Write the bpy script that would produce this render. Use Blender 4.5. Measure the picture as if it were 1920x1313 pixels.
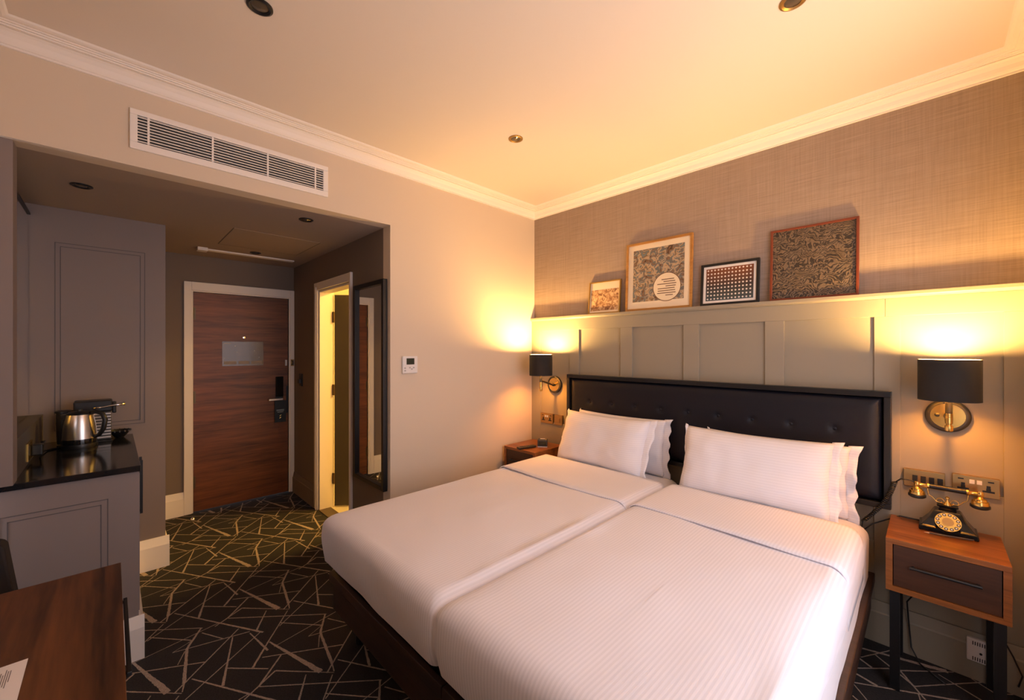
import bpy, bmesh, math, random
from mathutils import Vector, Matrix, noise
random.seed(4)
R = math.radians
S = bpy.context.scene
for o in list(bpy.data.objects): bpy.data.objects.remove(o)
C = S.collection

# ------------------------------------------------------------------ camera
cam = bpy.data.cameras.new('camera'); camo = bpy.data.objects.new('camera', cam); C.objects.link(camo)
cam.sensor_width = 36; cam.lens = 766/1920*36; cam.clip_start = .02
cam.shift_y = -1.5/1920
camo.location = (0, 0, 1.48); camo.rotation_euler = (R(90), 0, R(45.6))
S.camera = camo

# ------------------------------------------------------------------ daylight outside the window
SKY_COL = (.93, .89, 1.0); SKY_STR = 4.3
world = bpy.data.worlds.new('daylight'); S.world = world; world.use_nodes = True
bg = world.node_tree.nodes['Background']
bg.inputs[0].default_value = (*SKY_COL, 1); bg.inputs[1].default_value = SKY_STR
SCONCE_W = 120.0; SCONCE_COL = (1, .56, .17)
BATH_W = 80.0; BATH_COL = (1, .56, .11)
S.view_settings.view_transform = 'Standard'; S.view_settings.look = 'None'
S.view_settings.gamma = 1; S.view_settings.use_curve_mapping = False
S.view_settings.exposure = 0.0
S.cycles.max_bounces = 10; S.cycles.diffuse_bounces = 6
S.cycles.sample_clamp_indirect = 6

# ------------------------------------------------------------------ room numbers (metres; the camera stands at x=0,y=0)
XA = -2.579      # wall with the air vent
YB = 2.819       # headboard wall
XC = .36         # window wall, right of the camera
YD = -.42        # wall behind the desk
H = 2.752        # ceiling
SO = 2.33        # lower corridor ceiling
W = 1.36         # corridor wall with the bathroom door
XE = -4.65       # end of the corridor (entrance door)
YP = 2.779       # face of the panelling
FLOOR_TOP = 0.0

# ------------------------------------------------------------------ materials
MATS = {}
def nt(name):
    m = bpy.data.materials.new(name); m.use_nodes = True
    n = m.node_tree.nodes; l = m.node_tree.links
    b = n['Principled BSDF']
    return m, n, l, b
def mat(name, col, rough=.5, metal=0, bump=0, bscale=200, var=0, vscale=8, spec=None, sheen=0):
    if name in MATS: return MATS[name]
    m, n, l, b = nt(name)
    b.inputs['Base Color'].default_value = (*col, 1); b.inputs['Roughness'].default_value = rough
    b.inputs['Metallic'].default_value = metal
    if spec is not None: b.inputs['Specular IOR Level'].default_value = spec
    if sheen: b.inputs['Sheen Weight'].default_value = sheen
    tc = n.new('ShaderNodeTexCoord')
    if bump:
        t = n.new('ShaderNodeTexNoise'); t.inputs['Scale'].default_value = bscale; t.inputs['Detail'].default_value = 3
        l.new(tc.outputs['Object'], t.inputs['Vector'])
        bp = n.new('ShaderNodeBump'); bp.inputs['Strength'].default_value = bump; bp.inputs['Distance'].default_value = .002
        l.new(t.outputs[0], bp.inputs['Height']); l.new(bp.outputs[0], b.inputs['Normal'])
    if var:
        t = n.new('ShaderNodeTexNoise'); t.inputs['Scale'].default_value = vscale; t.inputs['Detail'].default_value = 4
        l.new(tc.outputs['Object'], t.inputs['Vector'])
        r = n.new('ShaderNodeValToRGB')
        r.color_ramp.elements[0].position = .3; r.color_ramp.elements[1].position = .7
        r.color_ramp.elements[0].color = (*[c*(1-var) for c in col], 1); r.color_ramp.elements[1].color = (*[min(1, c*(1+var)) for c in col], 1)
        l.new(t.outputs[0], r.inputs[0]); l.new(r.outputs[0], b.inputs['Base Color'])
    MATS[name] = m; return m
def wood(name, dark, light, grain='x', rough=.4, scale=1.0):
    if name in MATS: return MATS[name]
    m, n, l, b = nt(name)
    tc = n.new('ShaderNodeTexCoord'); mp = n.new('ShaderNodeMapping')
    sc = {'x': (1.1, 16, 16), 'y': (16, 1.1, 16), 'z': (16, 16, 1.1)}[grain]
    mp.inputs['Scale'].default_value = [v*scale for v in sc]
    l.new(tc.outputs['Object'], mp.inputs['Vector'])
    t = n.new('ShaderNodeTexNoise'); t.inputs['Scale'].default_value = 1.0; t.inputs['Detail'].default_value = 7
    t.inputs['Roughness'].default_value = .62; t.inputs['Distortion'].default_value = .5
    l.new(mp.outputs[0], t.inputs['Vector'])
    t2 = n.new('ShaderNodeTexNoise'); t2.inputs['Scale'].default_value = 6; t2.inputs['Detail'].default_value = 4
    l.new(mp.outputs[0], t2.inputs['Vector'])
    mx = n.new('ShaderNodeMix'); mx.data_type = 'FLOAT'; mx.inputs[0].default_value = .3
    l.new(t.outputs[0], mx.inputs[2]); l.new(t2.outputs[0], mx.inputs[3])
    r = n.new('ShaderNodeValToRGB'); e = r.color_ramp.elements
    e[0].position = .34; e[0].color = (*dark, 1); e[1].position = .66; e[1].color = (*light, 1)
    mid = e.new(.5); mid.color = (*[(a*.45+c*.55) for a, c in zip(dark, light)], 1)
    l.new(mx.outputs[0], r.inputs[0]); l.new(r.outputs[0], b.inputs['Base Color'])
    b.inputs['Roughness'].default_value = rough
    bp = n.new('ShaderNodeBump'); bp.inputs['Strength'].default_value = .12; bp.inputs['Distance'].default_value = .001
    l.new(mx.outputs[0], bp.inputs['Height']); l.new(bp.outputs[0], b.inputs['Normal'])
    MATS[name] = m; return m
def emis(name, col, st):
    if name in MATS: return MATS[name]
    m, n, l, b = nt(name)
    b.inputs['Base Color'].default_value = (*col, 1); b.inputs['Emission Color'].default_value = (*col, 1); b.inputs['Emission Strength'].default_value = st
    MATS[name] = m; return m
def linen(name, col, axis, period=.012, amt=.05, rough=.75):
    """white cotton with fine woven satin stripes along one axis"""
    if name in MATS: return MATS[name]
    m, n, l, b = nt(name)
    tc = n.new('ShaderNodeTexCoord'); sp = n.new('ShaderNodeSeparateXYZ'); l.new(tc.outputs['Object'], sp.inputs[0])
    mu = n.new('ShaderNodeMath'); mu.operation = 'MULTIPLY'; mu.inputs[1].default_value = 2*math.pi/period
    l.new(sp.outputs['XYZ'.index(axis)], mu.inputs[0])
    si = n.new('ShaderNodeMath'); si.operation = 'SINE'; l.new(mu.outputs[0], si.inputs[0])
    mr = n.new('ShaderNodeMapRange'); mr.inputs[1].default_value = -.4; mr.inputs[2].default_value = .4
    l.new(si.outputs[0], mr.inputs[0])
    mx = n.new('ShaderNodeMix'); mx.data_type = 'RGBA'
    mx.inputs[6].default_value = (*[c*(1-amt) for c in col], 1); mx.inputs[7].default_value = (*col, 1)
    l.new(mr.outputs[0], mx.inputs[0]); l.new(mx.outputs[2], b.inputs['Base Color'])
    b.inputs['Roughness'].default_value = rough; b.inputs['Sheen Weight'].default_value = .15
    nz = n.new('ShaderNodeTexNoise'); nz.inputs['Scale'].default_value = 9; nz.inputs['Detail'].default_value = 3
    l.new(tc.outputs['Object'], nz.inputs['Vector'])
    ad = n.new('ShaderNodeMath'); ad.operation = 'MULTIPLY_ADD'; ad.inputs[1].default_value = .06
    l.new(mr.outputs[0], ad.inputs[0]); l.new(nz.outputs[0], ad.inputs[2])
    bp = n.new('ShaderNodeBump'); bp.inputs['Strength'].default_value = .22; bp.inputs['Distance'].default_value = .008
    l.new(ad.outputs[0], bp.inputs['Height']); l.new(bp.outputs[0], b.inputs['Normal'])
    MATS[name] = m; return m
def wallpaper(name, c0, c1):
    m, n, l, b = nt(name)
    tc = n.new('ShaderNodeTexCoord')
    outs = []
    for sc in ((5, 5, 190), (190, 190, 5)):
        mp = n.new('ShaderNodeMapping'); mp.inputs['Scale'].default_value = sc; l.new(tc.outputs['Object'], mp.inputs['Vector'])
        t = n.new('ShaderNodeTexNoise'); t.inputs['Scale'].default_value = 1; t.inputs['Detail'].default_value = 3
        l.new(mp.outputs[0], t.inputs['Vector']); outs.append(t)
    mx = n.new('ShaderNodeMix'); mx.data_type = 'FLOAT'; mx.inputs[0].default_value = .4
    l.new(outs[0].outputs[0], mx.inputs[2]); l.new(outs[1].outputs[0], mx.inputs[3])
    r = n.new('ShaderNodeValToRGB'); e = r.color_ramp.elements
    e[0].position = .36; e[0].color = (*c0, 1); e[1].position = .64; e[1].color = (*c1, 1)
    l.new(mx.outputs[0], r.inputs[0]); l.new(r.outputs[0], b.inputs['Base Color']); b.inputs['Roughness'].default_value = .8
    bp = n.new('ShaderNodeBump'); bp.inputs['Strength'].default_value = .3; bp.inputs['Distance'].default_value = .002
    l.new(mx.outputs[0], bp.inputs['Height']); l.new(bp.outputs[0], b.inputs['Normal'])
    return m
def foliage_print(name, c0, c1, scale):
    """generic swirling leaf-like relief print"""
    m, n, l, b = nt(name)
    tc = n.new('ShaderNodeTexCoord')
    nz = n.new('ShaderNodeTexNoise'); nz.inputs['Scale'].default_value = scale*.5; nz.inputs['Detail'].default_value = 2
    l.new(tc.outputs['Object'], nz.inputs['Vector'])
    mx = n.new('ShaderNodeMix'); mx.data_type = 'RGBA'; mx.blend_type = 'ADD'; mx.inputs[0].default_value = .22
    l.new(tc.outputs['Object'], mx.inputs[6]); l.new(nz.outputs[1], mx.inputs[7])
    w = n.new('ShaderNodeTexWave'); w.wave_type = 'RINGS'; w.inputs['Scale'].default_value = scale; w.inputs['Distortion'].default_value = 9
    w.inputs['Detail'].default_value = 3; w.inputs['Detail Scale'].default_value = 2.5
    l.new(mx.outputs[2], w.inputs['Vector'])
    r = n.new('ShaderNodeValToRGB'); e = r.color_ramp.elements
    e[0].position = .2; e[0].color = (*c0, 1); e[1].position = .8; e[1].color = (*c1, 1)
    l.new(w.outputs[1], r.inputs[0]); l.new(r.outputs[0], b.inputs['Base Color']); b.inputs['Roughness'].default_value = .45
    bp = n.new('ShaderNodeBump'); bp.inputs['Strength'].default_value = .5; bp.inputs['Distance'].default_value = .003
    l.new(w.outputs[1], bp.inputs['Height']); l.new(bp.outputs[0], b.inputs['Normal'])
    return m
def blotch_print(name, cols, scale):
    m, n, l, b = nt(name)
    tc = n.new('ShaderNodeTexCoord'); t = n.new('ShaderNodeTexNoise'); t.inputs['Scale'].default_value = scale; t.inputs['Detail'].default_value = 6
    t.inputs['Distortion'].default_value = 1.2
    l.new(tc.outputs['Object'], t.inputs['Vector'])
    r = n.new('ShaderNodeValToRGB'); e = r.color_ramp.elements
    k = len(cols)
    e[0].position = .3; e[0].color = (*cols[0], 1); e[1].position = .7; e[1].color = (*cols[-1], 1)
    for i in range(1, k-1):
        q = e.new(.3+.4*i/(k-1)); q.color = (*cols[i], 1)
    l.new(t.outputs[0], r.inputs[0]); l.new(r.outputs[0], b.inputs['Base Color']); b.inputs['Roughness'].default_value = .6
    return m

M = dict(
    plaster=mat('cream wall paint', (.68, .57, .44), .85, bump=.05, bscale=300),
    ceil=mat('ceiling paint', (.74, .66, .58), .9, bump=.03, bscale=300),
    white=mat('white trim paint', (.86, .80, .74), .5),
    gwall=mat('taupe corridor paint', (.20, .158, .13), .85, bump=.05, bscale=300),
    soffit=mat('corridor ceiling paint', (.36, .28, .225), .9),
    panel=mat('stone grey panel paint', (.30, .265, .20), .5),
    joinery=mat('warm grey joinery paint', (.235, .188, .172), .55, bump=.04, bscale=250),
    joinline=mat('joinery groove', (.10, .085, .085), .6),
    black=mat('black satin', (.008, .008, .009), .4),
    blackgloss=mat('black gloss', (.006, .006, .007), .12),
    stone=mat('black stone worktop', (.012, .012, .014), .12, var=.12, vscale=40),
    leather=mat('navy black leather', (.006, .0065, .012), .5, bump=.25, bscale=350, spec=.3),
    blackframe=mat('black lacquer', (.006, .006, .007), .35),
    basewood=wood('dark bed base wood', (.016, .007, .004), (.055, .024, .014), 'x', .45),
    walnutx=wood('walnut along x', (.10, .030, .007), (.34, .115, .028), 'x', .35),
    walnutd=wood('dark walnut drawer', (.026, .009, .004), (.075, .027, .011), 'x', .4),
    walnutdesk=wood('walnut desk', (.022, .008, .003), (.17, .062, .020), 'x', .35, .8),
    doorwood=wood('walnut door', (.072, .021, .005), (.27, .086, .023), 'y', .45, .9),
    shade=mat('black lamp shade fabric', (.012, .010, .010), .8),
    shadein=mat('gold shade lining', (.85, .66, .36), .5, .0),
    brass=mat('brass', (.78, .53, .16), .25, 1),
    hinge=mat('dark bronze hinge', (.16, .11, .06), .45, .8),
    abrass=mat('antique brass plate', (.42, .27, .11), .38, 1),
    steel=mat('brushed steel', (.62, .58, .54), .28, 1),
    chrome=mat('chrome', (.8, .78, .75), .12, 1),
    paper=mat('paper', (.82, .78, .78), .7),
    ink=mat('grey ink', (.20, .18, .18), .8),
    mount=mat('cream picture mount', (.80, .67, .47), .8),
    mountw=mat('white picture mount', (.82, .76, .70), .8),
    sheet=linen('white cotton sheet', (.72, .69, .71), 'Y', .014, .05),
    duvet=linen('white striped duvet cotton', (.80, .765, .80), 'X', .013, .09),
    pillow=linen('white striped pillow cotton', (.80, .765, .79), 'Z', .013, .05),
    grey=mat('dark grey plastic', (.05, .05, .052), .5),
    plastic=mat('white plastic', (.78, .74, .70), .4),
    lcd=mat('dark lcd', (.03, .035, .025), .2),
    tile=mat('bathroom tile', (.75, .68, .55), .4),
    bathdoor=mat('dark grey door paint', (.075, .065, .058), .5),
)
M['wallpaper'] = wallpaper('linen wallpaper', (.285, .215, .165), (.37, .285, .225))
M['mirror'] = mat('mirror glass', (.86, .86, .86), .01, 1)

# ------------------------------------------------------------------ mesh helpers
class MB:
    def __init__(s): s.v = []; s.f = []
    def add(s, vs, fs):
        k = len(s.v); s.v += [tuple(v) for v in vs]; s.f += [tuple(i+k for i in f) for f in fs]; return s
    def box(s, x0, x1, y0, y1, z0, z1):
        return s.add([(x0,y0,z0),(x1,y0,z0),(x1,y1,z0),(x0,y1,z0),(x0,y0,z1),(x1,y0,z1),(x1,y1,z1),(x0,y1,z1)],
                     [(0,3,2,1),(4,5,6,7),(0,1,5,4),(1,2,6,5),(2,3,7,6),(3,0,4,7)])
    def tube(s, pts, r, seg=12, caps=True):
        pts = [Vector(p) for p in pts]; n = len(pts); rs = r if isinstance(r, (list, tuple)) else [r]*n
        vs = []; fs = []; ref = None
        for i, p in enumerate(pts):
            d = (pts[min(i+1, n-1)]-pts[max(i-1, 0)]).normalized()
            if ref is None: ref = d.orthogonal().normalized()
            ref = (ref-d*ref.dot(d)).normalized(); b = d.cross(ref)
            for k in range(seg):
                a = 2*math.pi*k/seg; vs.append(p+(ref*math.cos(a)+b*math.sin(a))*rs[i])
        for i in range(n-1):
            for k in range(seg):
                k2 = (k+1) % seg; fs.append((i*seg+k, i*seg+k2, (i+1)*seg+k2, (i+1)*seg+k))
        if caps: fs.append(tuple(range(seg))[::-1]); fs.append(tuple((n-1)*seg+k for k in range(seg)))
        return s.add(vs, fs)
    def cyl(s, p0, p1, r, seg=24): return s.tube([p0, p1], r, seg)
    def lathe(s, prof, c, axis='z', seg=32, cap=True):
        """prof: (radius, height) list revolved about an axis through c"""
        vs = []; fs = []; n = len(prof)
        for (r, h) in prof:
            for k in range(seg):
                a = 2*math.pi*k/seg; x, y = r*math.cos(a), r*math.sin(a)
                p = {'z': (x, y, h), 'y': (x, h, y), 'x': (h, x, y)}[axis]
                vs.append((p[0]+c[0], p[1]+c[1], p[2]+c[2]))
        for i in range(n-1):
            for k in range(seg):
                k2 = (k+1) % seg; fs.append((i*seg+k, i*seg+k2, (i+1)*seg+k2, (i+1)*seg+k))
        if cap: fs.append(tuple(range(seg))[::-1]); fs.append(tuple((n-1)*seg+k for k in range(seg)))
        return s.add(vs, fs)
    def prism(s, poly, axis, a0, a1):
        """poly of 2-D points extruded along axis; x:(y,z) y:(x,z) z:(x,y)"""
        n = len(poly)
        def P(p, a): return {'x': (a, p[0], p[1]), 'y': (p[0], a, p[1]), 'z': (p[0], p[1], a)}[axis]
        vs = [P(p, a0) for p in poly]+[P(p, a1) for p in poly]
        fs = [tuple(range(n))[::-1], tuple(range(n, 2*n))]+[(i, (i+1) % n, n+(i+1) % n, n+i) for i in range(n)]
        return s.add(vs, fs)
    def build(s, name, m, parent=None, bevel=0, smooth=False, local=False, seg=2):
        off = Vector((0, 0, 0)) if (parent is None or local) else world_loc(parent)
        me = bpy.data.meshes.new(name); me.from_pydata([Vector(v)-off for v in s.v], [], s.f); me.update()
        bm = bmesh.new(); bm.from_mesh(me); bmesh.ops.recalc_face_normals(bm, faces=bm.faces); bm.to_mesh(me); bm.free()
        o = bpy.data.objects.new(name, me); C.objects.link(o); me.materials.append(m)
        if parent: o.parent = parent
        if smooth:
            for p in me.polygons: p.use_smooth = True
            if smooth != 'all':
                md = o.modifiers.new('split', 'EDGE_SPLIT'); md.split_angle = R(40)
        if bevel:
            b = o.modifiers.new('bevel', 'BEVEL'); b.width = bevel; b.segments = seg; b.limit_method = 'ANGLE'
        return o
def world_loc(o):
    p = Vector((0, 0, 0))
    while o is not None: p += o.location; o = o.parent
    return p
def tag(o, label, cat, group=None):
    o['label'] = label; o['category'] = cat
    if group: o['group'] = group
    return o
def thing(name, label, cat, loc=(0,0,0), rotz=0, group=None):
    o = bpy.data.objects.new(name, None); C.objects.link(o); o.empty_display_size = .05
    o.location = loc; o.rotation_euler = (0, 0, rotz); tag(o, label, cat, group); return o
def struct(o, label=None):
    o['kind'] = 'structure'
    if label: o['label'] = label
    return o
def box(name, m, parent, x0, x1, y0, y1, z0, z1, bevel=0):
    return MB().box(x0, x1, y0, y1, z0, z1).build(name, m, parent, bevel)
def dup(root, loc, label, group=None):
    r = root.copy(); C.objects.link(r); r.location = loc; r['label'] = label
    if group: r['group'] = group
    for ch in list(root.children):
        c = ch.copy(); C.objects.link(c); c.parent = r
        for g in list(ch.children):
            d = g.copy(); C.objects.link(d); d.parent = c
    return r

# ================================================================== THE SETTING
fl = MB().box(-4.9, XC+.1, YD-.1, W+.02, -.06, 0).box(XA-.1, XC+.1, W+.02, YB+.1, -.06, 0)
floor = struct(fl.build('floor', mat('charcoal carpet', (.017, .015, .015), .95, bump=.8, bscale=420, var=.45, vscale=160)), 'charcoal carpet with a pattern of crossing beige lines')
# woven line pattern of the carpet: one repeat cell, laid over the floor on its lattice
CELL = [(-2.695,.457,-2.355,.856,8,8),(-2.357,.849,-2.224,.777,12,16),(-2.224,.777,-1.965,.740,16,20),(-1.965,.740,-1.912,.729,9,7),
(-2.653,.335,-2.526,.404,8,8),(-2.579,.211,-2.490,.516,6,9),(-2.579,.211,-2.617,.288,4,5),(-2.239,.515,-2.054,.825,8,9),(-2.462,.220,-2.549,.255,5,6),
(-2.267,.190,-2.557,.479,10,8),(-2.332,.569,-1.952,.684,10,36),(-1.904,.726,-2.104,.537,5,11),(-2.104,.537,-2.021,.398,11,9),(-2.503,.443,-2.297,.384,8,11),
(-2.297,.384,-2.169,.347,11,18),(-3.092,.554,-2.770,.127,7,7),(-2.277,.381,-2.140,.517,10,9),(-2.955,.250,-2.434,.564,8,16),(-2.474,.513,-2.272,.547,8,15),
(-2.539,.710,-2.342,.568,7,10),(-2.342,.568,-2.197,.467,10,15),(-2.619,.063,-2.685,.413,5,7),(-2.192,.584,-2.053,.458,11,12),(-2.623,.624,-2.474,.543,6,14),(-2.799,.135,-2.621,.288,8,9)]
LA = (.642, .006); LB = (.342, .512)
cp = MB()
def inside(x, y):
    if not (-4.62 < x < XC-.02 and YD+.02 < y < YB-.06): return False
    if y > W-.02 and x < XA+.02: return False
    return True
for j in range(-3, 7):
    for i in range(-9, 9):
        ox, oy = i*LA[0]+j*LB[0], i*LA[1]+j*LB[1]
        for n_, (x0, y0, x1, y1, w0, w1) in enumerate(CELL):
            a = Vector((x0+ox, y0+oy)); b = Vector((x1+ox, y1+oy)); L = (b-a).length
            k = max(2, int(L/.012)); d = (b-a)/L; nn = Vector((-d.y, d.x)); prev = None
            for q in range(k+1):
                p = a+d*L*q/k
                if not inside(p.x, p.y): prev = None; continue
                w = (w0+(w1-w0)*q/k)*.00035
                j1 = 1+.35*(random.random()-.5); j2 = 1+.35*(random.random()-.5)
                z = .0006+.00012*n_/3
                cur = len(cp.v); cp.v += [(*(p+nn*w*j1), z), (*(p-nn*w*j2), z)]
                if prev is not None: cp.f.append((prev, prev+1, cur+1, cur))
                prev = cur
cpo = cp.build('carpet_lines', mat('beige carpet yarn', (.36, .28, .225), .95, bump=.8, bscale=500, var=.35, vscale=220), floor)
cpo['kind'] = 'stuff'

struct(box('ceiling', M['ceil'], None, XA-.1, XC+.1, YD-.1, YB+.1, H, H+.1))
struct(MB().box(XA-.1, XA, W, YB, 0, H).box(XA-.1, XA, YD, W, SO, H).build('wall_left', M['plaster']), 'cream wall with the air vent and the opening to the corridor')
struct(box('wall_back', M['wallpaper'], None, XA-.1, XC+.1, YB, YB+.1, 0, H), 'taupe linen wallpaper wall behind the beds')
struct(box('wall_front', M['plaster'], None, XA, XC+.1, YD-.1, YD, 0, H))
WY0, WY1, WZ0, WZ1 = .45, 2.05, .45, 2.40
struct(MB().box(XC, XC+.12, YD, WY0, 0, H).box(XC, XC+.12, WY1, YB, 0, H).box(XC, XC+.12, WY0, WY1, 0, WZ0).box(XC, XC+.12, WY0, WY1, WZ1, H).build('wall_right', M['plaster']))
wn = struct(MB().box(XC+.03, XC+.09, WY0, WY0+.05, WZ0, WZ1).box(XC+.03, XC+.09, WY1-.05, WY1, WZ0, WZ1).box(XC+.03, XC+.09, WY0, WY1, WZ0, WZ0+.05)
     .box(XC+.03, XC+.09, WY0, WY1, WZ1-.05, WZ1).box(XC+.03, XC+.09, 1.225, 1.275, WZ0, WZ1).build('window_1', M['white']))
gm, gn, gl, gb = nt('window glass')
tr = gn.new('ShaderNodeBsdfTransparent'); gs = gn.new('ShaderNodeBsdfGlossy'); gs.inputs['Roughness'].default_value = .02
mxs = gn.new('ShaderNodeMixShader'); mxs.inputs[0].default_value = .06
gl.new(tr.outputs[0], mxs.inputs[1]); gl.new(gs.outputs[0], mxs.inputs[2]); gl.new(mxs.outputs[0], gn['Material Output'].inputs[0])
for a, b in ((WY0+.05, 1.225), (1.275, WY1-.05)): box('pane', gm, wn, XC+.055, XC+.061, a, b, WZ0+.05, WZ1-.05)
po = bpy.data.lights.new('window_portal', 'AREA'); po.shape = 'RECTANGLE'; po.size = WY1-WY0; po.size_y = WZ1-WZ0; po.cycles.is_portal = True
poo = bpy.data.objects.new('window_portal', po); C.objects.link(poo); poo.location = (XC+.13, (WY0+WY1)/2, (WZ0+WZ1)/2); poo.rotation_euler = (0, R(90), 0)
poo.rotation_euler = (R(90), 0, R(90))

# cornice: stepped cove on the wall, reeded band on the ceiling, mitred at the corners
prof = [(0, .068), (.010, .068), (.010, .060), (.016, .058), (.022, .050), (.030, .034), (.043, .020), (.054, .014), (.054, .008), (.066, .008), (.066, .016), (.078, .017),
        (.080, .013), (.092, .014), (.094, .010), (.106, .011), (.108, .008), (.124, .009), (.134, .006), (.140, .0)]
cm = MB(); rings = []
for (d, dr) in prof:
    z = H-dr; rings.append([(XA+d, YD+d, z), (XC-d, YD+d, z), (XC-d, YB-d, z), (XA+d, YB-d, z)])
for r_ in rings: cm.v += r_
for i in range(len(prof)-1):
    for k in range(4):
        k2 = (k+1) % 4; cm.f.append((i*4+k, i*4+k2, (i+1)*4+k2, (i+1)*4+k))
struct(cm.build('trim_1', M['white']), 'white plaster cornice with reeded ceiling band')

# corridor shell
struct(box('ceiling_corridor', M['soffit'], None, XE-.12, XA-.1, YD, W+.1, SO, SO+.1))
DX0, DX1, DT = -3.93, -3.215, 2.02      # bathroom door opening in the corridor wall
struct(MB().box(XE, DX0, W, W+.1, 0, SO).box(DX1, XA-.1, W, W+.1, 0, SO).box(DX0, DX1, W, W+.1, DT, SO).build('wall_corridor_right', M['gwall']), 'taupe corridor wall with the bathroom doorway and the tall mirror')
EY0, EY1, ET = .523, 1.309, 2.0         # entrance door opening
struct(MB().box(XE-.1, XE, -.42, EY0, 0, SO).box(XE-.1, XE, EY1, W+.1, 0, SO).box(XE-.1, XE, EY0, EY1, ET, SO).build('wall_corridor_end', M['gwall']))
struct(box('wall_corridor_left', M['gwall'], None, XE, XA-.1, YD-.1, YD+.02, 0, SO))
# bathroom beyond the doorway
struct(MB().box(XE-.1, XE, W+.1, 2.9, 0, 2.4).box(XE, XA-.1, 2.8, 2.9, 0, 2.4).box(XE, XA-.1, W+.1, 2.8, 2.4, 2.5).box(XA-.12, XA-.1, W+.1, 2.8, 0, 2.4).build('wall_bathroom', M['tile']))
struct(box('floor_bathroom', M['tile'], None, XE, XA-.1, W+.06, 2.8, -.06, 0.0))
struct(box('threshold', mat('brown threshold', (.10, .07, .05), .5), None, DX0, DX1, W-.005, W+.10, -.02, .006))
bl = bpy.data.lights.new('bathroom_light', 'AREA'); bl.shape = 'SQUARE'; bl.size = .4; bl.energy = BATH_W; bl.color = BATH_COL
blo = bpy.data.objects.new('bathroom_light', bl); C.objects.link(blo); blo.location = (-3.22, 2.36, 2.37)
lf = thing('bathroom_ceiling_light', 'square ceiling light inside the bathroom behind the half open door', 'light', (-3.22, 2.36, 2.38))
box('diffuser', emis('bathroom diffuser', BATH_COL, 2), lf, -3.42, -3.02, 2.16, 2.56, 2.38, 2.399)
MB().box(-3.44, -3.42, 2.14, 2.58, 2.37, 2.4).box(-3.02, -3.0, 2.14, 2.58, 2.37, 2.4).box(-3.42, -3.02, 2.14, 2.16, 2.37, 2.4).box(-3.42, -3.02, 2.56, 2.58, 2.37, 2.4).build('trim_ring', M['white'], lf)

# skirting: 15 cm board with a sloping cap
def skirt(name, m, axis, face, a0, a1, sgn, top=.205, th=.02):
    p = [(face, 0), (face+sgn*th, 0), (face+sgn*th, .15), (face+sgn*(th-.005), .157), (face+sgn*.006, top), (face, top)]
    return struct(MB().prism(p, axis, a0, a1).build(name, m))
skirt('baseboard_corridor_end', M['white'], 'y', XE, .262, .456, 1)
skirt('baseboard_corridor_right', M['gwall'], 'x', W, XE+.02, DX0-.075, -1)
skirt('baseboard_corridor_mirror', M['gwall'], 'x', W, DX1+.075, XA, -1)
skirt('baseboard_left', M['plaster'], 'y', XA, W, YP, 1)
skirt('baseboard_back', M['panel'], 'x', YP, XA+.02, XC, -1)

# painted panelling on the headboard wall: backing, boards proud of it, ledge
pan = struct(box('wall_panelling', M['panel'], None, XA, XC, YP+.014, YB, 0, 1.73), 'stone grey wall panelling with a picture ledge')
def board(name, x0, x1, z0, z1, y=YP): box(name, M['panel'], pan, x0, x1, y, YP+.016, z0, z1, .0015)
XS = [(-2.033, -1.654), (-1.555, -1.172), (-1.069, -.685), (-.588, -.207)]
board('top_rail', -2.084, -.156, 1.645, 1.735)
board('top_rail', XA, -2.085, 1.645, 1.735, YP+.002); board('top_rail', -.155, XC, 1.645, 1.735, YP+.002)
for a, b in ((-1.654, -1.555), (-1.172, -1.069), (-.685, -.588)): board('stile', a, b, .5, 1.645)
board('stile', -2.14, -2.043, .205, 1.645, YP+.002); board('stile', -.197, -.1, .205, 1.645, YP+.002)
board('stile', XA, -2.468, .205, 1.645, YP+.002); board('stile', .228, XC, .205, 1.645, YP+.002)
board('bottom_rail', XA+.112, -2.14, .205, .833, YP+.002); board('bottom_rail', -.1, .228, .205, .833, YP+.002)
board('bottom_rail', -2.043, -.197, .205, .5, YP+.002)
led = MB().prism([(YB, 1.735), (YP, 1.735), (YP-.012, 1.742), (YP-.016, 1.748), (YP-.016, 1.763), (YB, 1.763)], 'x', XA, XC)
led.build('picture_ledge', M['panel'], pan)

# ================================================================== DOORS
def casing(name, m, label, boxes):
    mb = MB()
    for b in boxes: mb.box(*b)
    return struct(mb.build(name, m, None, .004), label)
casing('trim_2', M['white'], 'white casing around the entrance door',
       [(XE, XE+.02, .456, EY0-.012, 0, 2.088), (XE, XE+.02, EY1+.012, W-.001, 0, 2.088), (XE, XE+.02, EY0-.012, EY1+.012, ET+.012, 2.088),
        (XE-.06, XE+.012, EY0-.014, EY0, 0, ET+.012), (XE-.06, XE+.012, EY1, EY1+.014, 0, ET+.012), (XE-.06, XE+.012, EY0, EY1, ET, ET+.012)])
ed = thing('door_1', 'walnut veneer entrance door with lock and lever at the end of the corridor', 'door', (XE-.02, (EY0+EY1)/2, 0)); ed['kind'] = 'structure'
XD = XE-.012
box('leaf', M['doorwood'], ed, XD-.04, XD, EY0+.003, EY1-.003, .006, ET-.003)
for z in (1.805, 1.042, .27):
    h = MB().cyl((XD+.006, EY0+.002, z-.055), (XD+.006, EY0+.002, z+.055), .007, 12).box(XD, XD+.003, EY0-.012, EY0+.02, z-.055, z+.055)
    h.build('hinge', M['hinge'], ed)
pq = box('notice_plate', mat('smoked acrylic plate', (.16, .115, .075), .25), ed, XD, XD+.004, .742, 1.081, 1.32, 1.553)
for y0, y1 in ((.755, .855), (.872, .962), (.978, 1.068)): box('text_block', mat('pale print', (.30, .235, .17), .5), pq, XD+.004, XD+.0046, y0, y1, 1.335, 1.365)
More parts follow.
